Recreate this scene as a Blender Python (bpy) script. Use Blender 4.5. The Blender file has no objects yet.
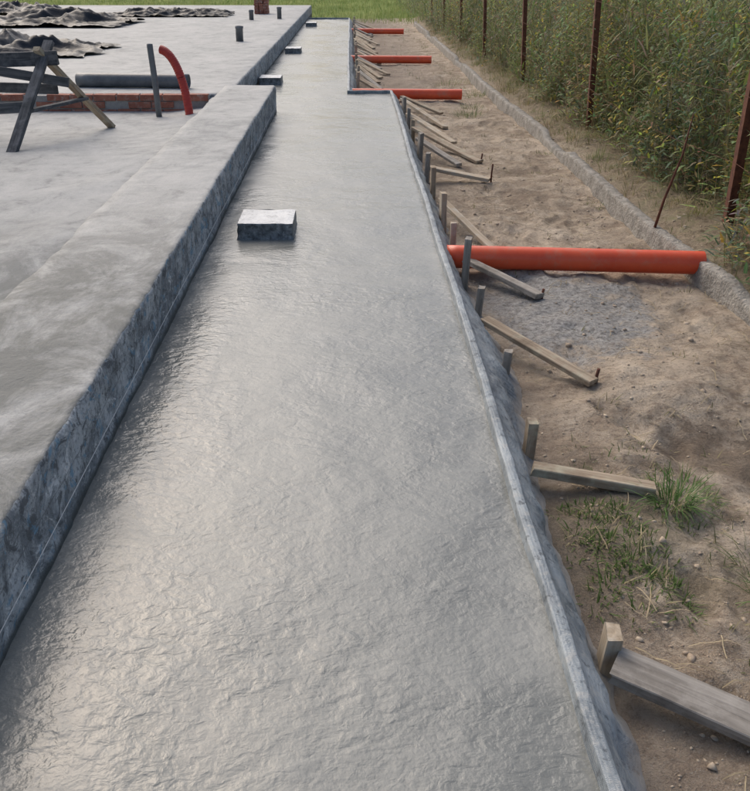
import bpy, math, random
import numpy as np
from mathutils import Vector, noise, Matrix
random.seed(7); rng=np.random.default_rng(7)
S=bpy.context.scene
def N(x,y,z=0.0): return noise.noise(Vector((x,y,z)))
def sm(a,b,x):
    t=min(1,max(0,(x-a)/(b-a))); return t*t*(3-2*t)

# ---------------- materials ----------------
class M:
    def __init__(s,name):
        s.m=bpy.data.materials.new(name); s.m.use_nodes=True
        s.nt=s.m.node_tree; s.b=s.nt.nodes['Principled BSDF']
        s.geo=s.nt.nodes.new('ShaderNodeNewGeometry')
    def n(s,t,**k):
        x=s.nt.nodes.new(t)
        for a,v in k.items(): setattr(x,a,v)
        return x
    def l(s,a,b): s.nt.links.new(a,b)
    def pos(s,scale=(1,1,1)):
        mp=s.n('ShaderNodeMapping'); mp.inputs['Scale'].default_value=scale
        s.l(s.geo.outputs['Position'],mp.inputs['Vector']); return mp.outputs[0]
    def noise(s,scale,detail=4,rough=.55,vs=(1,1,1),dist=0):
        x=s.n('ShaderNodeTexNoise'); x.inputs['Scale'].default_value=scale
        x.inputs['Detail'].default_value=detail; x.inputs['Roughness'].default_value=rough
        x.inputs['Distortion'].default_value=dist
        s.l(s.pos(vs),x.inputs['Vector']); return x.outputs['Fac']
    def ramp(s,fac,stops):
        r=s.n('ShaderNodeValToRGB'); e=r.color_ramp.elements
        while len(e)<len(stops): e.new(.5)
        for i,(p,c) in enumerate(stops):
            e[i].position=p
            if not hasattr(c,'__len__'): c=(c,c,c)
            e[i].color=(*c,1)
        s.l(fac,r.inputs[0]); return r.outputs[0]
    def mix(s,f,a,b,mode='MIX'):
        x=s.n('ShaderNodeMix',data_type='RGBA',blend_type=mode)
        for i,v in ((0,f),(6,a),(7,b)):
            if hasattr(v,'is_linked'): s.l(v,x.inputs[i])
            elif hasattr(v,'__len__'): x.inputs[i].default_value=(*v,1)
            else: x.inputs[i].default_value=v
        return x.outputs[2]
    def math(s,op,a,b=0.0,c=None):
        x=s.n('ShaderNodeMath',operation=op)
        for i,v in enumerate((a,b) if c is None else (a,b,c)):
            if hasattr(v,'is_linked'): s.l(v,x.inputs[i])
            else: x.inputs[i].default_value=v
        return x.outputs[0]
    def xyz(s):
        x=s.n('ShaderNodeSeparateXYZ'); s.l(s.geo.outputs['Position'],x.inputs[0]); return x.outputs
    def mr(s,v,a,b,c=0,d=1):
        x=s.n('ShaderNodeMapRange',interpolation_type='SMOOTHSTEP')
        s.l(v,x.inputs[0])
        if a>b: a,b,c,d=b,a,d,c
        for i,q in enumerate((a,b,c,d)): x.inputs[i+1].default_value=q
        return x.outputs[0]
    def bump(s,h,strength,dist,prev=None):
        x=s.n('ShaderNodeBump'); x.inputs['Strength'].default_value=strength; x.inputs['Distance'].default_value=dist
        s.l(h,x.inputs['Height'])
        if prev: s.l(prev,x.inputs['Normal'])
        return x.outputs[0]
    def out(s,col=None,rough=None,nor=None,spec=None,metal=None):
        for k,v in (('Base Color',col),('Roughness',rough),('Normal',nor),('Specular IOR Level',spec),('Metallic',metal)):
            if v is None: continue
            if hasattr(v,'is_linked'): s.l(v,s.b.inputs[k])
            elif hasattr(v,'__len__'): s.b.inputs[k].default_value=(*v,1)
            else: s.b.inputs[k].default_value=v
        return s.m

def mat_wet():
    m=M('wet_concrete')
    big=m.noise(1.0,4,.6,(1,.55,1),.6); med=m.noise(4,4,.55,(1,1.3,1),.8); rip=m.noise(26,3,.5,(.85,1.1,1),.5); fine=m.noise(70,3,.6,(1,.9,1),.3)
    grit=m.noise(220,2,.6)
    col=m.mix(m.ramp(big,[(.35,0),(.65,1)]),(.165,.173,.160),(.245,.250,.235))
    col=m.mix(m.ramp(med,[(.45,0),(.75,.5)]),col,(.285,.288,.27))
    col=m.mix(m.ramp(fine,[(.3,.35),(.45,0)]),col,(.12,.125,.115))
    col=m.mix(m.ramp(grit,[(.6,0),(.8,.25)]),col,(.10,.105,.095))
    x,y,z=m.xyz()
    ro=m.mr(m.math('ADD',m.math('MULTIPLY',big,.7),m.math('MULTIPLY',med,.3)),.38,.60,.17,.34)
    amp=m.mr(y,12,3,.35,1.0)
    h=m.bump(med,.30,.022)
    h=m.bump(m.math('MULTIPLY',m.math('MULTIPLY',rip,m.mr(big,.38,.58,1.0,.45)),amp),.40,.014,h)
    h=m.bump(m.math('MULTIPLY',fine,amp),.28,.004,h); h=m.bump(grit,.10,.001,h)
    return m.out(col,ro,h,.55)
def conc_top(m,y,dirt0,dirt1,x=None):
    big=m.noise(.8,6,.68,(1,.7,1),.5); med=m.noise(4.5,7,.75,(1,.8,1),.4); fine=m.noise(75,4,.75); sc=m.noise(2.6,5,.7,(1,5,1),.3)
    t=m.mix(m.ramp(big,[(.36,0),(.62,1)]),(.27,.28,.28),(.41,.413,.405))
    t=m.mix(m.ramp(med,[(.44,0),(.62,.6)]),t,(.50,.50,.485))
    t=m.mix(m.ramp(med,[(.32,.75),(.45,0)]),t,(.20,.205,.20))
    t=m.mix(m.ramp(sc,[(.56,0),(.68,.4)]),t,(.54,.535,.515))
    t=m.mix(m.ramp(fine,[(.55,0),(.70,.5)]),t,(.17,.173,.17))
    dirt=m.math('MULTIPLY',m.mr(y,dirt0,dirt1),m.ramp(m.noise(2.4,7,.75,(1,.7,1),.5),[(.36,0),(.54,.9)]))
    t=m.mix(dirt,t,(.135,.142,.135))
    return t,big,med,fine
def mat_slab():
    m=M('slab_concrete'); x,y,z=m.xyz()
    col,big,med,fine=conc_top(m,y,5.6,3.2)
    h=m.bump(med,.2,.02); h=m.bump(m.noise(25,5,.7),.4,.01,h); h=m.bump(fine,.5,.006,h)
    return m.out(col,m.mr(big,.3,.7,.65,.88),h,.25)
def mat_wall():
    m=M('slab_edge_concrete'); x,y,z=m.xyz()
    a=m.noise(4,6,.78,(1,1,1.2),.6); b=m.noise(11,7,.78,(1,1,1.2),.8); c=m.noise(60,4,.7)
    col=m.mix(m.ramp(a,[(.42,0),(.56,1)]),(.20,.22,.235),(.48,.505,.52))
    col=m.mix(m.ramp(b,[(.53,0),(.58,.9)]),col,(.10,.11,.12))
    col=m.mix(m.ramp(b,[(.38,.9),(.43,0)]),col,(.70,.71,.71))
    col=m.mix(m.ramp(m.noise(8,5,.7,(1,1,1.3),1.2),[(.57,0),(.62,.7)]),col,(.14,.30,.43))
    col=m.mix(m.ramp(c,[(.54,0),(.62,.6)]),col,(.11,.115,.12))
    col=m.mix(m.math('MULTIPLY',m.mr(m.math('ABSOLUTE',m.math('SUBTRACT',z,.165)),.0,.004,1,0),.6),col,(.12,.12,.125))
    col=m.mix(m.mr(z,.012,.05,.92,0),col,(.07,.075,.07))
    nz=m.n('ShaderNodeSeparateXYZ'); m.l(m.geo.outputs['True Normal'],nz.inputs[0])
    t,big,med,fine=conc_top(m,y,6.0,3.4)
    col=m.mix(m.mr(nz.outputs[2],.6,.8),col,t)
    h=m.bump(a,.35,.03); h=m.bump(b,.5,.012,h); h=m.bump(c,.5,.005,h)
    return m.out(col,.66,h,.28)
def mat_soil():
    m=M('sandy_soil')
    x,y,z=m.xyz()
    big=m.noise(.9,5,.6); med=m.noise(4.5,7,.72,(1,1,1),.3); fine=m.noise(42,6,.8); gr=m.noise(170,2,.6)
    col=m.mix(m.ramp(big,[(.36,0),(.60,1)]),(.42,.335,.25),(.64,.53,.41))
    col=m.mix(m.ramp(med,[(.36,.75),(.49,0)]),col,(.29,.22,.165))
    col=m.mix(m.ramp(med,[(.51,0),(.66,.75)]),col,(.76,.65,.52))
    col=m.mix(m.ramp(m.noise(14,6,.8),[(.36,.6),(.46,0)]),col,(.25,.195,.15))
    col=m.mix(m.ramp(fine,[(.36,.7),(.47,0)]),col,(.22,.17,.13))
    col=m.mix(m.ramp(gr,[(.58,0),(.72,.5)]),col,(.72,.67,.59))
    def blob(cx,cy,r0,r1,sy=1):
        dx=m.math('SUBTRACT',x,cx); dy=m.math('MULTIPLY',m.math('SUBTRACT',y,cy),sy)
        d=m.math('SQRT',m.math('ADD',m.math('MULTIPLY',dx,dx),m.math('MULTIPLY',dy,dy)))
        d=m.math('ADD',d,m.math('MULTIPLY',m.math('SUBTRACT',med,.5),1.3))
        return m.mr(d,r0,r1,1,0)
    g=m.ramp(fine,[(.38,(.24,.235,.225)),(.60,(.60,.59,.57))])
    col=m.mix(m.math('MULTIPLY',blob(1.2,4.6,.35,.62,.75),.88),col,g)
    dk=blob(1.55,2.95,.1,.5,1.2); col=m.mix(m.math('MULTIPLY',dk,.7),col,(.20,.155,.115))
    dk=blob(.9,2.4,.15,.5); col=m.mix(m.math('MULTIPLY',dk,.5),col,(.18,.16,.10))
    f=m.math('MULTIPLY',m.mr(y,11,15),m.mr(x,1.9,1.0)); col=m.mix(m.math('MULTIPLY',f,.6),col,(.33,.275,.23))
    f=m.mr(x,1.05,.75); col=m.mix(m.math('MULTIPLY',f,.4),col,(.30,.24,.19))
    gn=m.ramp(m.noise(7,7,.8),[(.38,(.14,.115,.07)),(.5,(.31,.25,.175)),(.62,(.18,.19,.09))])
    col=m.mix(m.math('MULTIPLY',m.mr(m.math('ADD',x,m.math('MULTIPLY',med,.5)),2.4,2.8),.9),col,gn)
    fld=m.ramp(m.noise(.5,6,.7,(1,.4,1)),[(.35,(.14,.20,.045)),(.65,(.28,.33,.10))])
    far=m.math('MAXIMUM',m.mr(y,33,35),m.mr(x,-12.5,-14)); col=m.mix(far,col,fld)
    h=m.bump(med,.8,.07); h=m.bump(m.noise(16,5,.7),.9,.04,h); h=m.bump(fine,.9,.02,h); h=m.bump(gr,.6,.005,h)
    return m.out(col,.95,h,.1)
def mat_wood(name,a,b,sc=1):
    m=M(name); tc=m.n('ShaderNodeTexCoord')
    mp=m.n('ShaderNodeMapping'); mp.inputs['Scale'].default_value=(2*sc,28*sc,28*sc); m.l(tc.outputs['Object'],mp.inputs[0])
    n=m.n('ShaderNodeTexNoise'); n.inputs['Scale'].default_value=1.6; n.inputs['Detail'].default_value=6; n.inputs['Distortion'].default_value=.6
    m.l(mp.outputs[0],n.inputs['Vector'])
    col=m.ramp(n.outputs['Fac'],[(.3,a),(.7,b)])
    bl=m.noise(9,5,.7); col=m.mix(m.ramp(bl,[(.48,0),(.68,.6)]),col,tuple(min(.5,q*1.15+.04) for q in b))
    col=m.mix(m.ramp(m.noise(5,4,.7),[(.3,.6),(.45,0)]),col,tuple(q*.7 for q in a))
    h=m.bump(n.outputs['Fac'],.6,.006); return m.out(col,.85,h,.2)
def mat_film():
    m=M('woven_grey_film')
    x,y,z=m.xyz()
    w=m.n('ShaderNodeTexWave',wave_type='BANDS',bands_direction='Y'); w.inputs['Scale'].default_value=75; w.inputs['Distortion'].default_value=3.5; w.inputs['Detail'].default_value=3
    m.l(m.pos(),w.inputs[0])
    w2=m.n('ShaderNodeTexWave',wave_type='BANDS',bands_direction='DIAGONAL'); w2.inputs['Scale'].default_value=60; w2.inputs['Distortion'].default_value=2.5; w2.inputs['Detail'].default_value=3
    m.l(m.pos((1,0,1)),w2.inputs[0])
    a=m.noise(5,6,.7,(1,.6,1),.5); b=m.noise(22,6,.78)
    col=m.mix(m.ramp(a,[(.38,0),(.62,1)]),(.15,.175,.195),(.34,.38,.40))
    wv=m.math('MULTIPLY',w.outputs['Fac'],w2.outputs['Fac'])
    col=m.mix(m.math('MULTIPLY',wv,.45),col,(.56,.59,.60))
    col=m.mix(m.ramp(b,[(.53,0),(.62,.65)]),col,(.42,.42,.40))
    col=m.mix(m.ramp(b,[(.37,.8),(.45,0)]),col,(.08,.09,.10))
    col=m.mix(m.mr(z,-.12,-.18,0,.7),col,(.34,.28,.22))
    h=m.bump(wv,.35,.002); h=m.bump(m.noise(12,4,.6,(1,.5,1),.6),.5,.025,h); h=m.bump(b,.4,.006,h)
    return m.out(col,.5,h,.4)
def mat_simple(name,c1,c2,sc=8,rough=.5,bs=.3,bd=.01,metal=0,spec=.5,dirt=None):
    m=M(name); a=m.noise(sc,6,.7)
    col=m.ramp(a,[(.35,c1),(.65,c2)])
    if dirt: col=m.mix(m.ramp(m.noise(sc*1.7,6,.75),[(.52,0),(.7,dirt[1])]),col,dirt[0])
    return m.out(col,rough,m.bump(m.noise(sc*5,4,.6),bs,bd),spec,metal)
def mat_leaf(name,tr=.3):
    m=M(name); at=m.n('ShaderNodeAttribute'); at.attribute_name='Col'
    c=at.outputs['Color']
    m.out(c,.6,None,.25)
    t=m.n('ShaderNodeBsdfTranslucent'); m.l(c,t.inputs[0]); mx=m.n('ShaderNodeMixShader'); mx.inputs[0].default_value=tr
    o=m.nt.nodes['Material Output']; m.l(m.b.outputs[0],mx.inputs[1]); m.l(t.outputs[0],mx.inputs[2]); m.l(mx.outputs[0],o.inputs[0])
    return m.m

WET=mat_wet(); SLAB=mat_slab(); WALL=mat_wall(); SOIL=mat_soil(); FILM=mat_film()
WOOD=mat_wood('weathered_board',(.22,.165,.115),(.48,.39,.29)); WOODG=mat_wood('grey_board',(.19,.17,.145),(.40,.365,.32))
WOODL=mat_wood('pale_board',(.34,.27,.19),(.56,.47,.36)); WOODD=mat_wood('dark_board',(.045,.05,.055),(.15,.15,.155))
ORANGE=mat_simple('orange_pvc',(.72,.085,.03),(.84,.125,.045),3,.36,.05,.002,dirt=((.50,.26,.17),.5))
REDH=mat_simple('red_hose',(.40,.03,.02),(.52,.05,.03),6,.45)
GREYP=mat_simple('grey_pvc',(.09,.10,.11),(.17,.18,.19),6,.45)
RUST=mat_simple('rusty_steel',(.085,.032,.022),(.19,.075,.045),25,.85,.6,.004,.1)
BRICK=mat_simple('brick',(.26,.09,.06),(.42,.18,.12),7,.9,.6,.01,dirt=((.45,.40,.36),.85))
MORTAR=mat_simple('mortar',(.25,.24,.23),(.38,.37,.35),12,.9,.6,.01)
TARP=mat_simple('black_film',(.012,.014,.018),(.026,.030,.038),5,.45,.4,.02,spec=.3,dirt=((.05,.055,.06),.35))
KERB=mat_simple('old_kerb',(.23,.215,.19),(.42,.39,.345),9,.95,.9,.03,dirt=((.16,.13,.10),.85))
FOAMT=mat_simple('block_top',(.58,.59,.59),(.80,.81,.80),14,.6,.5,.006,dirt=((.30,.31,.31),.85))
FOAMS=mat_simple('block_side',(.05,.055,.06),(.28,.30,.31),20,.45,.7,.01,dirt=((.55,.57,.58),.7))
STONE=mat_simple('clods',(.30,.23,.17),(.60,.50,.38),5,.95,.6,.01)
STRAW=mat_simple('straw',(.26,.20,.12),(.50,.41,.26),4,.9)
LEAF=mat_leaf('foliage'); STRINGM=mat_simple('white_cord',(.55,.55,.53),(.7,.7,.68),40,.8)

# ---------------- mesh helpers ----------------
def obj(name,verts,faces,mat=None,smooth=False,parent=None):
    me=bpy.data.meshes.new(name); me.from_pydata([tuple(v) for v in verts],[],[tuple(f) for f in faces]); me.update()
    o=bpy.data.objects.new(name,me); S.collection.objects.link(o)
    if mat: me.materials.append(mat)
    if smooth: me.polygons.foreach_set('use_smooth',[True]*len(me.polygons))
    if parent:
        o.parent=parent; o.matrix_parent_inverse=parent.matrix_basis.inverted()
    return o
def empty(name,loc=(0,0,0)):
    e=bpy.data.objects.new(name,None); e.location=loc; S.collection.objects.link(e); return e
def gridfaces(nx,ny,off=0):
    return [(off+j*nx+i,off+j*nx+i+1,off+(j+1)*nx+i+1,off+(j+1)*nx+i) for j in range(ny-1) for i in range(nx-1)]
def board(name,p0,p1,w,t,mat,roll=0,parent=None,jit=.004):
    p0=Vector(p0);p1=Vector(p1);d=p1-p0;L=d.length;x=d.normalized()
    up=Vector((0,0,1)) if abs(x.z)<.95 else Vector((0,1,0))
    y=up.cross(x).normalized(); z=x.cross(y)
    n=max(3,int(L/.12)); vs=[];fs=[]
    sd=random.uniform(0,99)
    bow=random.uniform(-.004,.004)*L
    for i in range(n+1):
        u=i/n; bx=L*u-L/2; c=bow*math.sin(math.pi*u)
        e=.003
        prof=[(-w/2+e,-t/2),(w/2-e,-t/2),(w/2,-t/2+e),(w/2,t/2-e),(w/2-e,t/2),(-w/2+e,t/2),(-w/2,t/2-e),(-w/2,-t/2+e)]
        for k,(a,b) in enumerate(prof):
            end=(jit*3*N(sd+k*3.1,a*30) if i in(0,n) else 0)
            vs.append((bx+end,a+jit*N(sd+u*L*6,k*.1),b+c+jit*.6*N(sd+9+u*L*6,k*.1)))
    for i in range(n):
        for k in range(8):
            a=i*8+k;b=i*8+(k+1)%8; fs.append((a,b,b+8,a+8))
    fs.append(tuple(range(7,-1,-1))); fs.append(tuple(n*8+k for k in range(8)))
    o=obj(name,vs,fs,mat,False)
    R=Matrix((x,y,z)).transposed()@Matrix.Rotation(roll,3,'X')
    Mx=R.to_4x4(); Mx.translation=(p0+p1)/2
    o.matrix_basis=Mx
    if parent: o.parent=parent; o.matrix_parent_inverse=parent.matrix_basis.inverted()
    return o
def tube(name,pts,r,mat,seg=20,parent=None,hollow=0,rfn=None,caps=True):
    pts=[Vector(p) for p in pts]; vs=[];fs=[]
    n=len(pts)
    def ring(i,rr):
        t=(pts[min(i+1,n-1)]-pts[max(i-1,0)]).normalized()
        a=Vector((0,0,1)) if abs(t.z)<.9 else Vector((0,1,0))
        u=t.cross(a).normalized(); v=u.cross(t)
        return [pts[i]+u*math.cos(2*math.pi*k/seg)*rr+v*math.sin(2*math.pi*k/seg)*rr for k in range(seg)]
    for i in range(n): vs+=ring(i,rfn(i) if rfn else r)
    rows=n
    if hollow:
        for i in (n-1,n-2): vs+=ring(i,hollow)
        rows+=2
    for i in range(rows-1):
        for k in range(seg):
            a=i*seg+k;b=i*seg+(k+1)%seg; fs.append((a,b,b+seg,a+seg))
    if hollow: fs.append(tuple((rows-1)*seg+k for k in range(seg)))
    elif caps: fs.append(tuple((n-1)*seg+k for k in range(seg)))
    if caps: fs.append(tuple(range(seg-1,-1,-1)))
    o=obj(name,vs,fs,mat,True,parent)
    for p in o.data.polygons:
        if len(p.vertices)>4: p.use_smooth=False
    return o

# ---------------- ground ----------------
FOOT=[(random.uniform(1.0,2.05),random.uniform(1.6,11),random.uniform(-.6,.6)) for _ in range(46)]
def gh(x,y):
    z=-.175+.045*N(x*.8,y*.8,3)+.030*N(x*2.3,y*2.3,5)+.018*N(x*7,y*7,7)+.010*N(x*17,y*17,9)
    z+=.09*sm(2.2,2.6,x)+.06*sm(2.6,3.4,x)
    d=math.hypot(x-1.25,(y-4.6)*.8); z+=.04*(1-sm(.1,.65,d))
    d=math.hypot(x-1.55,(y-2.9)); z-=.06*(1-sm(.1,.5,d))
    d=math.hypot(x-1.45,(y-3.6)); z+=.05*(1-sm(.1,.45,d))
    if .9<x<2.2 and 1.4<y<11.5:
        for fx,fy,fa in FOOT:
            dx=x-fx;dy=y-fy
            if abs(dx)<.25 and abs(dy)<.25:
                c=math.cos(fa);s=math.sin(fa); u=(dx*c-dy*s)/.055; v=(dx*s+dy*c)/.14
                q=u*u+v*v; z-=.020*math.exp(-q*q*.5); z+=.008*math.exp(-(q-2)**2*1.2)
    if x<1.0: z=z*sm(.6,1.0,x)+(1-sm(.6,1.0,x))*(-.18+.01*N(x*8,y*8))
    z=min(z,-.10) if x<2.1 and y<33 else z
    if y>34 or x>12 or x<-12: z=-.2+.05*N(x*.2,y*.2)
    return z
def lin(a,b,n): return list(np.linspace(a,b,n,endpoint=False))
xs=[-400,-200,-100,-60,-30,-20,-14,-12.2,-8,-4,-1]+lin(-.2,3.6,150)+lin(3.6,6,20)+[6,7,8,10,12.5,16,24,40,80,160,400]
ys=[-300,-100,-40,-15,-6,-2]+lin(0,7,290)+lin(7,14,150)+lin(14,33.5,95)+[33.5,35,37,40,46,55,70,90,130,200,400,900]
vs=[(x,y,gh(x,y)) for y in ys for x in xs]
obj('ground',vs,gridfaces(len(xs),len(ys)),SOIL,True)

# ---------------- fresh concrete strip ----------------
xs=lin(-1.46,.575,70)+[.575]
ys=lin(-1.5,8,380)+lin(8,14,120)+lin(14,30.31,110)+[30.31]
vs=[]
for y in ys:
    for x in xs:
        z=.007*N(x*1.3,y*1.1,1)+.004*N(x*4,y*3.4,2)+.0015*N(x*11,y*9,4)
        if y<10.8: z+=.006*(1-sm(0,.07,x+.89))*(.5+N(x*3,y*4))
        z+=.005*sm(.48,.55,x)*(.6+N(x,y*5,8))
        vs.append((x,y,z))
nx=len(xs); fs=[f for f in gridfaces(nx,len(ys)) if not (vs[f[0]][1]>12.33 and vs[f[1]][0]>-.02)]
obj('wet_concrete_strip',vs,fs,WET,True)

# ---------------- foundation (slab) ----------------
fd=empty('concrete_foundation')
T=.305
prof=[(-1.54,-.1),(-1.535,.14),(-1.53,.25),(-1.52,.28),(-1.49,T-.003)]+[(-1.48+.0545*i,T) for i in range(1,10)]+[(-.955,T),(-.925,T),(-.910,T-.001),(-.902,T-.005),(-.898,T-.012),(-.896,T-.022),(-.895,.24),(-.895,.21),(-.894,.17),(-.893,.13),(-.892,.09),(-.892,.05),(-.891,.02),(-.891,-.02),(-.891,-.1)]
ys=lin(-2,8,600)+lin(8,10.8,80)+[10.8]; vs=[]
for y in ys:
    for (x,z) in prof:
        ex=.012*N(z*4,y*1.2,1)+.006*N(z*14,y*7,2)+.003*N(z*40,y*25,9)
        ez=(.005*N(x*3,y*2,3)+.003*N(x*14,y*12,4)) if z>.2 else 0
        if T-.04<z<T-.0005 and x>-1: ez+=.006*N(x*20,y*16,6); ex+=.006*N(y*22,5)
        if x<-1.48 and z>.2: ex=.03*N(y*1.3,4)+.02*N(y*5,2); 
        else: ex=ex if (x>-1.2 and z<T) else 0
        vs.append((x+ex,y,z+ez))
nx=len(prof); fs=gridfaces(nx,len(ys)); fs=[f[::-1] for f in fs]; fs.append(tuple((len(ys)-1)*nx+i for i in range(nx)))
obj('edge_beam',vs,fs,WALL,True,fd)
xs=lin(-12,-4,12)+lin(-4,-1.42,62)+[-1.42]; ys=lin(-3,4,60)+lin(4,10.12,130)+[10.12]
def fz(x,y): return min(.291,.24-.11*sm(5.5,9.6,y)+.010*N(x*.9,y*.9)+.004*N(x*4,y*4)+.040*sm(-2.1,-1.5,x+.15*N(y*1.5,7))*(1+.6*N(x*2,y*1.5)))
vs=[(x,y,fz(x,y)) for y in ys for x in xs]
obj('floor_slab',vs,gridfaces(len(xs),len(ys)),SLAB,True,fd)
xs=lin(-12,-1.41,60); ys=lin(10.08,33.5,150)+[33.5]
vs=[]
pr=[(x,.290) for x in xs]+[(-1.41,.290),(-1.39,.285),(-1.382,.265),(-1.38,.18),(-1.379,.09),(-1.378,.0),(-1.378,-.15)]
for y in ys:
    for (x,z) in pr:
        vs.append((x+(.01*N(z*5,y*3) if x>-1.41 else 0),y,z+(.004*N(x*2,y*2) if z>.25 else 0)))
nx=len(pr); fs=[f for f in gridfaces(nx,len(ys))]
b=len(vs); vs+=[(p[0],ys[0],-.15) for p in pr]; fs+=[(i,b+i,b+i+1,i+1) for i in range(nx-1)]
b=len(vs); vs+=[(p[0],ys[-1],-.3) for p in pr]; o=(len(ys)-1)*nx; fs+=[(o+i,o+i+1,b+i+1,b+i) for i in range(nx-1)]
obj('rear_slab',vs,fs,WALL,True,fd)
vs=[];fs=[]
def addbox(c,s,j=.003):
    b=len(vs)
    for dz in(-1,1):
        for dx,dy in((-1,-1),(1,-1),(1,1),(-1,1)):
            vs.append((c[0]+dx*s[0]/2+random.uniform(-j,j),c[1]+dy*s[1]/2+random.uniform(-j,j),c[2]+dz*s[2]/2+random.uniform(-j,j)))
    for f in((3,2,1,0),(4,5,6,7),(0,1,5,4),(1,2,6,5),(2,3,7,6),(3,0,4,7)): fs.append(tuple(b+i for i in f))
for r in range(3):
    x=-1.58-(.13 if r%2 else 0)
    while x>-7:
        if random.random()>.06: addbox((x-.125,10.0,.085+r*.078+.033),(.245,.12,.066),.004)
        x-=.258
bw=empty('brick_kerb_wall')
o=obj('bricks',vs,fs,BRICK,False,bw); md=o.modifiers.new('b','BEVEL'); md.width=.006; md.segments=2
vs=[];fs=[]; addbox((-4.27,10.012,.18),(5.38,.105,.225),0); obj('mortar_bed',vs,fs,MORTAR,False,bw)
cord=[( -.876+.004*N(y,3), y, .10+.006*math.sin(y*.7)) for y in np.linspace(-1,10.6,90)]
tube('mason_cord',cord,.0014,STRINGM,6)

# ---------------- film-wrapped formwork ----------------
path=[]
def seg(a,b,step):
    a=Vector(a);b=Vector(b);n=int((b-a).length/step)
    for i in range(n): path.append(a.lerp(b,i/n))
seg((.548,-1.2),(.548,8),.016); seg((.548,8),(.548,12.38),.03); seg((.548,12.38),(-.045,12.38),.03); seg((-.045,12.38),(-.045,30.35),.06); seg((-.045,30.35),(-1.36,30.35),.06); path.append(Vector((-1.36,30.35)))
pr=[(-.008,-.05),(-.004,-.01),(-.001,.010),(.0,.030),(.0003,.040),(.0015,.0425),(.005,.0435),(.018,.0435),(.031,.043),(.0345,.041),(.036,.037),(.044,.022),(.056,.006),(.070,-.012),(.082,-.03),(.092,-.055),(.100,-.085),(.108,-.11),(.120,-.135),(.14,-.155),(.17,-.18)]
vs=[]
for i,p in enumerate(path):
    t=(path[min(i+1,len(path)-1)]-path[max(i-1,0)]).normalized(); nrm=Vector((t.y,-t.x))
    s=p.x*1.0+p.y
    wig=.016*N(s*.5,.3)+.006*N(s*2.3,4)
    wz=.008*N(s*.9,7)+.006*N(s*6,17)
    bulge=.06*math.exp(-((s-4.15)/.55)**2)+.035*max(0,N(s*.8,11))
    for k,(a,z) in enumerate(pr):
        f=k/(len(pr)-1)
        w=.010*N(s*5,k*.22,1)+.006*N(s*12,k*.35,2)+.003*N(s*30,k*.6,3)
        amp=.22+1.3*sm(.5,.85,f)
        rg=1-abs(N(s*3.5+k*.12,k*.07,8))*3.4
        fold=.018*max(0,rg)*sm(.5,.75,f)
        a2=a+wig+w*amp+fold+bulge*sm(.5,.9,f)
        q=p+nrm*a2
        vs.append((q.x,q.y,z+wz*(z>-.0)+.3*w*amp))
nx=len(pr); fs=gridfaces(nx,len(path))
fw=empty('film_wrapped_formwork'); fo=obj('film',vs,fs,FILM,True,fw)
y=-1.0
while y<12.2:
    e=min(y+2.9,12.3); board('side_board',(.565,y,-.075),(.565,e-.01,-.075),.022,.16,WOODG,parent=fw,jit=.001); y=e
board('step_board',(.5,12.41,-.075),(-.03,12.41,-.075),.022,.16,WOODG,parent=fw,jit=.001)
y=12.5
while y<30.3:
    e=min(y+3,30.3); board('side_board',(-.02,y,-.075),(-.02,e-.01,-.075),.022,.16,WOODG,parent=fw,jit=.001); y=e

def stake(x,y,top,w=.08,t=.035,mat=WOOD,lean=.02):
    board('wooden_stake',(x,y,-.34),(x+random.uniform(-lean,lean),y+random.uniform(-lean,lean),top),w,t,mat,roll=random.uniform(-.25,.25)+math.pi/2)
for (x,y,t,w) in [(.70,4.96,.14,.09),(.695,6.17,.125,.085),(.695,7.07,.12,.08),(.695,7.8,.09,.07),(.71,2.95,.0,.05),(.715,4.5,.0,.06),(.71,1.80,-.03,.07),(.70,8.7,.11,.07),(.70,9.6,.09,.07),(.70,10.5,.08,.07),(.70,11.4,.09,.07),(.73,3.65,-.02,.05),(.70,5.6,.05,.06)]:
    stake(x,y,t,w,.04,mat=random.choice([WOOD,WOODG,WOODL]))
for y in np.arange(13.6,29.8,.95): stake(.12,y+random.uniform(-.2,.2),random.uniform(.05,.16),.075,.04,random.choice([WOOD,WOODL]))
def brace(x0,y0,x1,y1,w=.07,t=.028,mat=WOOD,z0=-.06,z1=None,pin=False,pinh=.1):
    z1=gh(x1,y1)+t/2+.012 if z1 is None else z1
    z0=max(z0,gh(x0,y0)+t/2)
    o=board('wooden_brace',(x0,y0,z0),(x1,y1,z1),w,t,mat,roll=random.uniform(-.15,.15))
    if pin:
        g=gh(x1,y1); p=tube('steel_pin',[(x1+.02,y1+.03,g-.1),(x1+.022,y1+.032,g+pinh*.5),(x1+.027,y1+.03,g+pinh)],.008,RUST,8)
        p.parent=o; p.matrix_parent_inverse=o.matrix_basis.inverted()
brace(.72,1.72,1.24,1.42,.11,.035,WOODG,-.09)
brace(.69,2.74,1.13,2.66,.065,.035,WOOD,-.10)
brace(.70,4.13,1.13,3.55,.065,.028,WOOD,-.05,pin=True,pinh=.08)
brace(.74,5.19,1.11,4.70,.08,.03,WOODG,-.07,pin=True,pinh=.06)
brace(.70,6.5,.98,5.65,.06,.03,WOODL,-.01)
brace(.70,7.85,1.25,7.68,.10,.03,WOODL,-.05,pin=True,pinh=.16)
brace(.70,9.55,1.29,8.6,.09,.03,WOOD,.02,pin=True)
brace(.70,10.6,1.13,9.5,.08,.03,WOODL,.0)
brace(.70,11.85,1.16,10.7,.08,.03,WOODL,.0)
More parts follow.
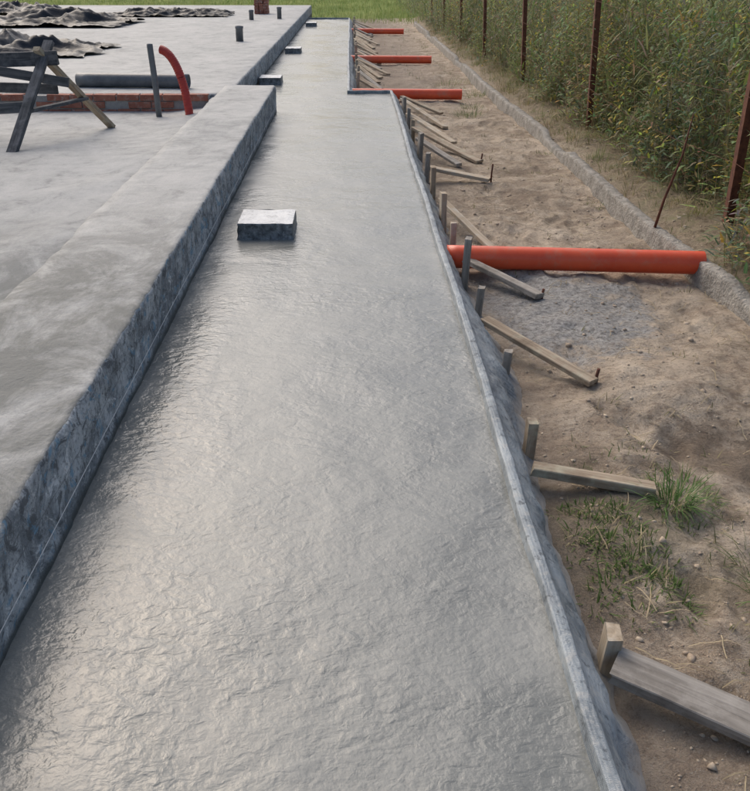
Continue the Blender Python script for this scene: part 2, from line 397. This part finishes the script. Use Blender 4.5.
brace(.70,9.0,1.05,8.3,.06,.03,WOODG,.0); brace(.70,12.1,1.2,11.6,.07,.03,WOOD,.0)
y=13.5
while y<29:
    w=random.uniform(.35,.7); brace(.12,y+random.uniform(.4,.9),.12+w,y+random.uniform(-.4,.1),.085,.03,random.choice([WOOD,WOODL,WOODG]),.02); y+=random.uniform(.6,.95)

# ---------------- orange pipes ----------------
def opipe(x0,y0,x1,y1,z0=-.075,z1=-.075,r=.073):
    n=24; P=[Vector((x0,y0,z0)).lerp(Vector((x1,y1,z1)),i/n) for i in range(n+1)]
    P.append(P[-1]+(P[-1]-P[-2])*.02)
    tube('orange_sewer_pipe',P,r,ORANGE,32,hollow=r-.005)
opipe(.62,5.27,2.21,5.13,-.072,-.07)
opipe(-.1,12.98,1.61,12.9); opipe(-.03,18.0,1.6,17.9); opipe(-.03,25.9,1.5,25.8)

# ---------------- foam blocks in the strip ----------------
def block(x0,x1,y0,y1,h=.10):
    cx,cy=(x0+x1)/2,(y0+y1)/2
    e=empty('foam_void_block',(cx,cy,0)); w=(x1-x0)/2;d=(y1-y0)/2
    def rr(w,d,z,n=10):
        P=[]
        for a,b,c,dd in((-1,-1,1,-1),(1,-1,1,1),(1,1,-1,1),(-1,1,-1,-1)):
            for i in range(n):
                u=i/n; P.append(((a+(c-a)*u)*w,(b+(dd-b)*u)*d,z))
        return P
    sd=x0*7+y0
    vs=[];lv=[(w*1.10,d*1.09,-.02),(w*1.03,d*1.03,.008),(w*.995,d*.995,.03),(w*1.005,d,.06),(w,d,h-.014),(w*1.015,d*1.015,h-.010),(w*.985,d*.985,h-.002)]
    for (a,b,z) in lv:
        for p in rr(a,b,z):
            vs.append((cx+p[0]+.008*N(sd+p[0]*18,p[1]*18,z*30),cy+p[1]+.008*N(sd+5+p[0]*18,p[1]*18,z*30),p[2]+.005*N(sd+p[0]*9,p[1]*9)))
    n=40; fs=[(i*n+k,i*n+(k+1)%n,(i+1)*n+(k+1)%n,(i+1)*n+k) for i in range(len(lv)-1) for k in range(n)]
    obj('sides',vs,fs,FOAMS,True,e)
    m=13; vt=[(cx-w*.99+2*w*.99*i/(m-1),cy-d*.99+2*d*.99*j/(m-1),h+.002+.005*N(sd+i*.4,j*.4)-(.003 if i in(0,m-1) or j in(0,m-1) else 0)) for j in range(m) for i in range(m)]
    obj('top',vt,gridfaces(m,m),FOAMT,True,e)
    return e
block(-.73,-.37,5.40,5.76,.105)
block(-1.35,-1.03,13.35,13.75); block(-1.3,-.99,18.3,18.75); block(-1.27,-.97,26.6,27.1)

# ---------------- kerb ----------------
cp=[(2.27,-.5),(2.27,3),(2.25,4.47),(2.2,5.15),(2.14,5.9),(2.15,7.35),(2.17,10),(2.09,13.3),(2.12,18.6),(2.1,30)]
ys=lin(-.5,14,700)+lin(14,30,170)
pr=[(-.05,-.24),(-.046,-.13),(-.044,-.07),(-.042,-.048),(-.036,-.040),(0,-.038),(.032,-.040),(.040,-.048),(.05,-.2)]
vs=[]
for y in ys:
    x=np.interp(y,[c[1] for c in cp],[c[0] for c in cp])
    wv=.03*N(y*.8,1)+.008*N(y*3,2)
    dip=-.06*sm(.12,.4,N(y*.6,9))
    for k,(a,z) in enumerate(pr):
        vs.append((x+a+wv+.008*N(y*9,k*.5)+.004*N(y*30,k),y,z+(dip+.010*N(y*3,k*.3,4)+.007*N(y*14,k*.4,5)+.004*N(y*40,k,5) if z>-.15 else 0)))
obj('concrete_kerb',vs,gridfaces(len(pr),len(ys)),KERB,True)

# ---------------- fence ----------------
fe=empty('wire_fence')
def angle_post(x,y,h,lx,ly):
    vs=[];fs=[];w=.06;t=.006
    P=[(0,0),(w,0),(w,t),(t,t),(t,w),(0,w)]
    n=8
    for i in range(n+1):
        z=-.4+(h+.4)*i/n; f=(z+.1)/h
        for a,b in P: vs.append((x+a+lx*f,y+b+ly*f,z))
    for i in range(n):
        for k in range(6):
            a=i*6+k;b=i*6+(k+1)%6; fs.append((a,b,b+6,a+6))
    fs.append(tuple(n*6+k for k in range(6)))
    obj('post',vs,fs,RUST,False,fe)
tops=[]
py=[-2.1,2.0,6.07,10.12,14.3,18.4,22.5,26.6,30.7]
for i,y in enumerate(py):
    lx=random.uniform(-.16,-.04); x=2.70+random.uniform(-.03,.03); tops.append((x,y,lx)); angle_post(x,y,1.75,lx,random.uniform(-.05,.05))
for hz in (.35,.8,1.25,1.65):
    P=[]
    for i in range(len(tops)-1):
        a=tops[i];b=tops[i+1]
        for j in range(8):
            u=j/8; f=hz/1.75; P.append((a[0]*(1-u)+b[0]*u+(a[2]*(1-u)+b[2]*u)*f-.004,a[1]*(1-u)+b[1]*u,hz-.06*math.sin(math.pi*u)+.01*N(i+u*3,hz)))
    tube('wire',P,.0016,RUST,5,fe)
tube('dry_stick',[(2.12,5.85,-.15),(2.17,5.85,.15),(2.24,5.84,.45),(2.27,5.85,.72)],.009,RUST,7,rfn=lambda i:[.011,.009,.007,.004][i])

# ---------------- sawhorse ----------------
sh=empty('wooden_sawhorse',(-3.3,8.1,.13))
def sb(n,a,b,w,t,m=WOODD,r=0): board(n,a,b,w,t,m,r,parent=sh)
for sx,mm in((-2.72,0),(-4.25,1)):
    sb('leg',(sx-.12,7.26,.17),(sx+.03,8.2,.98),.09,.04,WOODD)
    sb('leg',(sx+.33,8.84,.14),(sx-.03,8.02,.94),.08,.04,WOOD if not mm else WOODD)
    sb('leg_tie',(sx-.07,7.62,.47),(sx+.2,8.52,.46),.06,.03,WOODD)
sb('ridge_beam',(-2.6,8.08,.86),(-4.5,8.06,.80),.06,.12,WOODD)
sb('rail',(-2.75,8.45,.55),(-4.5,8.2,.62),.035,.09,WOODD)
sb('rail',(-2.75,7.7,.50),(-4.5,7.75,.42),.035,.09,WOODD)
sb('diagonal',(-2.5,8.0,.66),(-4.3,7.8,.98),.03,.08,WOODD)

# ---------------- pipes on the slab ----------------
tube('grey_riser_pipe',[(-2.06,9.55,.1),(-2.07,9.55,.5),(-2.09,9.56,.84),(-2.09,9.56,.86)],.032,GREYP,16,hollow=.026)
def bez(p0,p1,p2,p3,n):
    r=[]
    for i in range(n+1):
        t=i/n; r.append(p0*(1-t)**3+3*p1*t*(1-t)**2+3*p2*t*t*(1-t)+p3*t**3)
    return r
V=Vector
B=bez(V((-2.02,9.75,.79)),V((-1.86,9.7,.76)),V((-1.75,9.6,.45)),V((-1.72,9.5,.1)),110)
tube('red_corrugated_hose',B,.045,REDH,16,rfn=lambda i:.044+.0025*math.sin(i*1.9))
tube('grey_pipe',[V((-3.25,10.75,.37)).lerp(V((-1.9,10.62,.37)),i/10) for i in range(11)],.078,GREYP,24,hollow=.073)
def stub(x,y,h,r):
    tube('pipe_stub',[(x,y,.2),(x,y,.28+h-.05),(x,y,.28+h-.045),(x,y,.28+h)],r,GREYP,20,hollow=r-.006,rfn=lambda i:r if i<2 else r*1.12)
stub(-2.1,17.5,.28,.07); stub(-2.6,24.5,.25,.06); stub(-1.9,25,.3,.06)
vs=[];fs=[]
for k in range(6):
    for i in range(3):
        for j in range(2):
            addbox((-2.75+i*.135+random.uniform(-.01,.01),27.5+j*.26,.33+k*.07),(.12,.25,.065),.003)
obj('brick_stack',vs,fs,BRICK)

# ---------------- black film heaps ----------------
def tarp(cx,cy,w,d,h,sd,name='crumpled_black_film'):
    n=90;m=60;vs=[]
    for j in range(m):
        for i in range(n):
            u=i/(n-1)*2-1;v=j/(m-1)*2-1
            e=max(0,1-(abs(u)**2.2+abs(v)**2.2)*.55)
            x=cx+u*w/2*(1+.22*N(v*2+sd,1)+.08*N(v*7+sd,1)); y=cy+v*d/2*(1+.25*N(u*2+sd,2)+.1*N(u*8+sd,2))
            r=1-abs(N(u*2.2+sd,v*1.6,sd))*3; r2=1-abs(N(u*5+sd,v*4,sd+3))*3; r3=1-abs(N(u*11+sd,v*9,sd+3))*3
            z=.296+.008+e*h*(.15+.7*max(0,r))*(.6+.8*max(0,N(u*1.3,v+sd)+.4))+.06*(e+.2)*max(0,r2)+.02*max(0,r3)
            vs.append((x,y,z))
    return obj(name,vs,gridfaces(n,m),TARP,True)
tarp(-5.9,15.4,3.4,2.4,.24,1.3); tarp(-7.4,22.5,4.2,2.6,.28,5.1); tarp(-5.2,26.5,3.6,1.6,.20,9.7); tarp(-9.5,18,3.5,3,.3,12.2); tarp(-10,27,3,3,.4,22.2)

# ---------------- clods, straw ----------------
import bmesh
bm=bmesh.new(); bmesh.ops.create_icosphere(bm,subdivisions=1,radius=1); bm.verts.ensure_lookup_table()
tv=np.array([v.co[:] for v in bm.verts]); tf=np.array([[v.index for v in f.verts] for f in bm.faces]); bm.free()
V_=[];F_=[];cnt=0
for k in range(9000):
    y=1.0+rng.random()**1.7*14; x=(.78 if y<12.3 else .3)+rng.random()*(1.9)
    if rng.random()<.2: x=2.25+rng.random()*.6
    r=min(.016,.0026*math.exp(rng.normal(0,.65)+.3)); 
    if N(x*1.7,y*1.7,11)<-.02 and rng.random()<.8: continue
    p=tv*(r*np.array([1,rng.uniform(.7,1.3),rng.uniform(.5,.8)]))*(1+.25*rng.standard_normal((len(tv),1)))
    a=rng.random()*6.28; R=np.array([[math.cos(a),-math.sin(a),0],[math.sin(a),math.cos(a),0],[0,0,1]])
    p=p@R.T+np.array([x,y,gh(x,y)+r*.1]); V_.append(p);F_.append(tf+cnt*len(tv));cnt+=1
obj('soil_clods',np.vstack(V_).tolist(),np.vstack(F_).tolist(),STONE,True)
vs=[];fs=[]
for k in range(1100):
    y=1.2+rng.random()**1.5*12; x=.85+rng.random()*1.9; a=rng.random()*6.28; L=rng.uniform(.03,.16); c=rng.normal(0,.2)
    b=len(vs); w=.0010+.0008*rng.random()
    for i in range(5):
        u=i/4; aa=a+c*u; px=x+math.cos(aa)*L*u;pyy=y+math.sin(aa)*L*u; z=gh(px,pyy)+.006+.015*math.sin(math.pi*u)*rng.random()
        vs.append((px-math.sin(aa)*w,pyy+math.cos(aa)*w,z)); vs.append((px+math.sin(aa)*w,pyy-math.cos(aa)*w,z+.001))
    for i in range(4): fs.append((b+2*i,b+2*i+1,b+2*i+3,b+2*i+2))
obj('dry_straw',vs,fs,STRAW)

# ---------------- vegetation ----------------
class Veg:
    def __init__(s): s.v=[];s.f=[];s.c=[]
    def blade(s,p,d,L,w,droop,col,seg=3):
        b=len(s.v); x,y,z=p; side=(-d[1],d[0]); q=math.hypot(*side) or 1; side=(side[0]/q,side[1]/q)
        if q<.2:
            a=random.random()*6.28; side=(math.cos(a),math.sin(a))
        dx,dy,dz=d
        for i in range(seg+1):
            u=i/seg; ww=w*(1-u**1.6)*(.6+.4*min(1,u*3)) if i<seg else 0
            px=x+dx*L*u; pyy=y+dy*L*u; pz_=z+dz*L*u-droop*L*u*u
            if i<seg:
                s.v.append((px-side[0]*ww,pyy-side[1]*ww,pz_)); s.v.append((px+side[0]*ww,pyy+side[1]*ww,pz_))
            else: s.v.append((px,pyy,pz_))
        for i in range(seg-1): s.f.append((b+2*i,b+2*i+1,b+2*i+3,b+2*i+2))
        e=b+2*(seg-1); s.f.append((e,e+1,e+2))
        s.c+= [col]*(2*seg+1)
    def make(s,name):
        o=obj(name,s.v,s.f,LEAF,True); a=o.data.color_attributes.new('Col','FLOAT_COLOR','POINT')
        c=np.ones((len(s.v),4),dtype=np.float32); c[:,:3]=np.array(s.c); a.data.foreach_set('color',c.ravel()); return o
def unit(a,el): return (math.cos(a)*math.cos(el),math.sin(a)*math.cos(el),math.sin(el))
U=random.uniform
def stalk(V,x,y,z,h,kind):
    lx=U(-.22,.12);ly=U(-.15,.15)
    k=.5+N(x*.7,y*.7,21)
    if kind=='reed': base=(.145+.08*k,.195+.06*k,.085)
    elif kind=='weed': base=(.165+.07*k,.215+.06*k,.125)
    else: base=(.36,.30,.17)
    j=U(.6,1.45)*(1+.7*N(x*1.6,y*1.6,41)); base=tuple(c*j for c in base)
    n=max(1,math.sqrt(1+lx*lx+ly*ly)); d=(lx/n,ly/n,1/n)
    sc=(.24,.23,.11) if random.random()<.6 else (.38,.30,.18)
    V.blade((x,y,z),d,h,.005,-.0,sc,2)
    if kind=='reed':
        m=int(h*8)
        for i in range(m):
            u=.15+.85*(i+U(0,.8))/m; a=U(0,6.28)
            c=base if U(0,1)<.87 else (.40,.35,.16)
            V.blade((x+d[0]*h*u,y+d[1]*h*u,z+d[2]*h*u),unit(a,U(.5,1.2)),U(.2,.42),U(.008,.014),U(.1,.7),tuple(q*U(.8,1.2) for q in c),3)
        if random.random()<.25:
            for i in range(7): V.blade((x+d[0]*h,y+d[1]*h,z+d[2]*h-.04),unit(U(0,6.28),U(.8,1.4)),U(.12,.22),.006,U(0,.3),(.36,.31,.22),2)
    else:
        m=int(h*40)
        yel=random.random()<.2
        for i in range(m):
            u=.06+.94*(i+U(0,.9))/m; a=i*2.4+U(-.4,.4); L=U(.06,.12)*(1.3-.6*u)
            c=base if kind=='weed' else (.34,.29,.16)
            if U(0,1)<.05 or (yel and u>.75): c=(.50,.45,.09)
            r=U(0,.16)*(1.1-u)
            V.blade((x+d[0]*h*u+math.cos(a)*r,y+d[1]*h*u+math.sin(a)*r,z+d[2]*h*u),unit(a,U(-.1,.9)),L,U(.008,.018),U(0,.5),tuple(q*U(.7,1.3) for q in c),2)
V1=Veg()
def place(n,x0,x1,y0,y1,hm,pw=1.0,pk=(.34,.88),lo=.6):
    for _ in range(n):
        y=U(y0,y1); x=x0+(x1-x0)*random.random()**pw
        q=N(x*.9,y*.6,31)
        x+=.35*N(y*1.1,2)
        h=hm*U(lo,1.15)*(1+.6*q)
        h*=.5+.5*sm(x0-.1,x0+.6,x)
        r=random.random()+.5*q
        stalk(V1,x,y,gh(x,y)-.02,h,'reed' if r<pk[0] else ('weed' if r<pk[1] else 'dry'))
place(1500,2.85,5.0,3.2,14,1.8,1.4); place(420,5.0,8,4,16,2.1); place(1200,2.7,6.5,14,26,1.7,1.5); place(800,2.3,8,26,45,1.8,1.3)
place(760,2.68,3.2,2.6,16,.65,1.0,(.15,.85),.3); place(300,2.45,3.1,16,30,.9,1.0,(.2,.9),.3); place(70,2.48,2.8,3.5,5.6,.6,1.0,(.1,.9),.5)
V1.make('roadside_reeds_and_weeds')
V2=Veg()
def tuft(V,x,y,r,n,L,col=(.10,.15,.04),var=.3):
    col=tuple(c*1.35 for c in col)
    for _ in range(n):
        a=U(0,6.28);q=r*math.sqrt(random.random()); px=x+math.cos(a)*q;pyy=y+math.sin(a)*q
        j=U(1-var,1+var); c=tuple(k*j for k in col)
        if random.random()<.15: c=(.42,.36,.20)
        V.blade((px,pyy,gh(px,pyy)-.005),unit(a+U(-.8,.8),U(.5,1.45)),L*U(.5,1.3),U(.0015,.0035),U(.1,.9),c,3)
for _ in range(1300):
    y=U(3,30); x=2.34+random.random()**1.1*.75+.12*N(y,3); 
    if N(x*2,y*1.3,5)>-.2: tuft(V2,x,y,.09,random.randint(8,22),U(.07,.24),random.choice([(.11,.14,.045),(.16,.16,.06),(.26,.21,.12),(.24,.20,.11)]))
V2.make('verge_grass')
V3=Veg()
tuft(V3,1.18,2.60,.07,150,.17,(.09,.16,.045)); tuft(V3,1.25,2.68,.13,110,.12,(.09,.15,.04))
for _ in range(56): tuft(V3,U(.76,1.05),U(2.0,2.6),.05,18,.065,(.085,.13,.035))
for _ in range(22): tuft(V3,U(.78,1.3),U(2.4,3.0),.05,9,.06,(.10,.13,.05))
tuft(V3,1.36,2.08,.10,160,.16,(.10,.14,.05)); tuft(V3,1.42,2.28,.12,110,.14,(.12,.15,.06)); tuft(V3,1.30,1.95,.08,60,.11,(.12,.15,.06))
for _ in range(24): tuft(V3,U(1.1,1.5),U(1.6,3.3),.05,random.randint(3,9),.07,(.13,.14,.06))
tuft(V3,1.55,11.6,.18,140,.18,(.10,.14,.05)); tuft(V3,1.7,12.4,.16,90,.16,(.10,.14,.05)); tuft(V3,1.9,13.4,.2,120,.2,(.12,.15,.05)); tuft(V3,1.7,15,.3,120,.2,(.12,.15,.05))
tuft(V3,2.05,7.0,.1,60,.09,(.12,.14,.05)); tuft(V3,2.0,9.0,.08,40,.08,(.12,.14,.05)); tuft(V3,1.75,8.1,.06,20,.06,(.12,.14,.05))
for _ in range(130): tuft(V3,U(1.0,2.1),U(2,20),.04,random.randint(2,8),.06,(.14,.14,.06))
for _ in range(90): tuft(V3,U(.8,2.1),U(14,30),.08,random.randint(5,12),.1,(.11,.13,.05))
V3.make('grass_tufts')
V4=Veg()
for _ in range(8000):
    y=31+random.random()**1.3*22; x=U(-22,9)
    if x<-1.2 and y<33.8: continue
    c=random.choice([(.17,.26,.06),(.24,.31,.09),(.34,.36,.13)]); 
    for k in range(3): V4.blade((x+U(-.1,.1),y+U(-.1,.1),gh(x,y)-.02),unit(U(0,6.28),U(.9,1.5)),U(.12,.35),.008,U(0,.4),c,2)
V4.make('field_grass')
V5=Veg()
for k in range(26):
    x=-90+k*7.5+U(-2,2); y=95+U(-8,12); h=U(7,11)
    V5.blade((x,y,-.3),(0,0,1),h*.8,.25,0,(.08,.06,.045),2)
    for i in range(260):
        a=U(0,6.28); q=math.sqrt(random.random())*h*.38; zz=h*(.3+.65*random.random()); q*=1-.6*abs(zz/h-.6)
        V5.blade((x+math.cos(a)*q,y+math.sin(a)*q,zz),unit(U(0,6.28),U(-.5,1.2)),U(.6,1.2),U(.25,.45),.3,tuple(c*U(.6,1.3) for c in(.06,.09,.03)),2)
V5.make('distant_trees')

# ---------------- light, sky, camera ----------------
el=math.radians(42); az=math.radians(-31)
w=bpy.data.worlds.new('World'); S.world=w; w.use_nodes=True; nt=w.node_tree; bg=nt.nodes['Background']
sk=nt.nodes.new('ShaderNodeTexSky'); sk.sky_type='NISHITA'; sk.sun_disc=False; sk.sun_elevation=el; sk.sun_rotation=az
sk.dust_density=4.5; sk.air_density=1.0; sk.ozone_density=.7
nt.links.new(sk.outputs[0],bg.inputs[0]); bg.inputs[1].default_value=.15
L=bpy.data.lights.new('sun','SUN'); L.energy=1.35; L.angle=math.radians(60); L.color=(1,.95,.88)
lo=bpy.data.objects.new('sun',L); S.collection.objects.link(lo)
dirv=Vector((math.sin(az)*math.cos(el),math.cos(az)*math.cos(el),math.sin(el)))
lo.rotation_euler=dirv.to_track_quat('Z','Y').to_euler()
S.view_settings.view_transform='Standard'; S.view_settings.look='None'; S.view_settings.exposure=0
c=bpy.data.cameras.new('camera'); co=bpy.data.objects.new('camera',c); S.collection.objects.link(co); S.camera=co
co.location=(0,0,1.6); co.rotation_euler=(math.radians(90-26.9),0,0)
c.sensor_fit='HORIZONTAL'; c.sensor_width=36; c.lens=40.8; c.shift_x=.0333; c.clip_end=2000; c.clip_start=.05
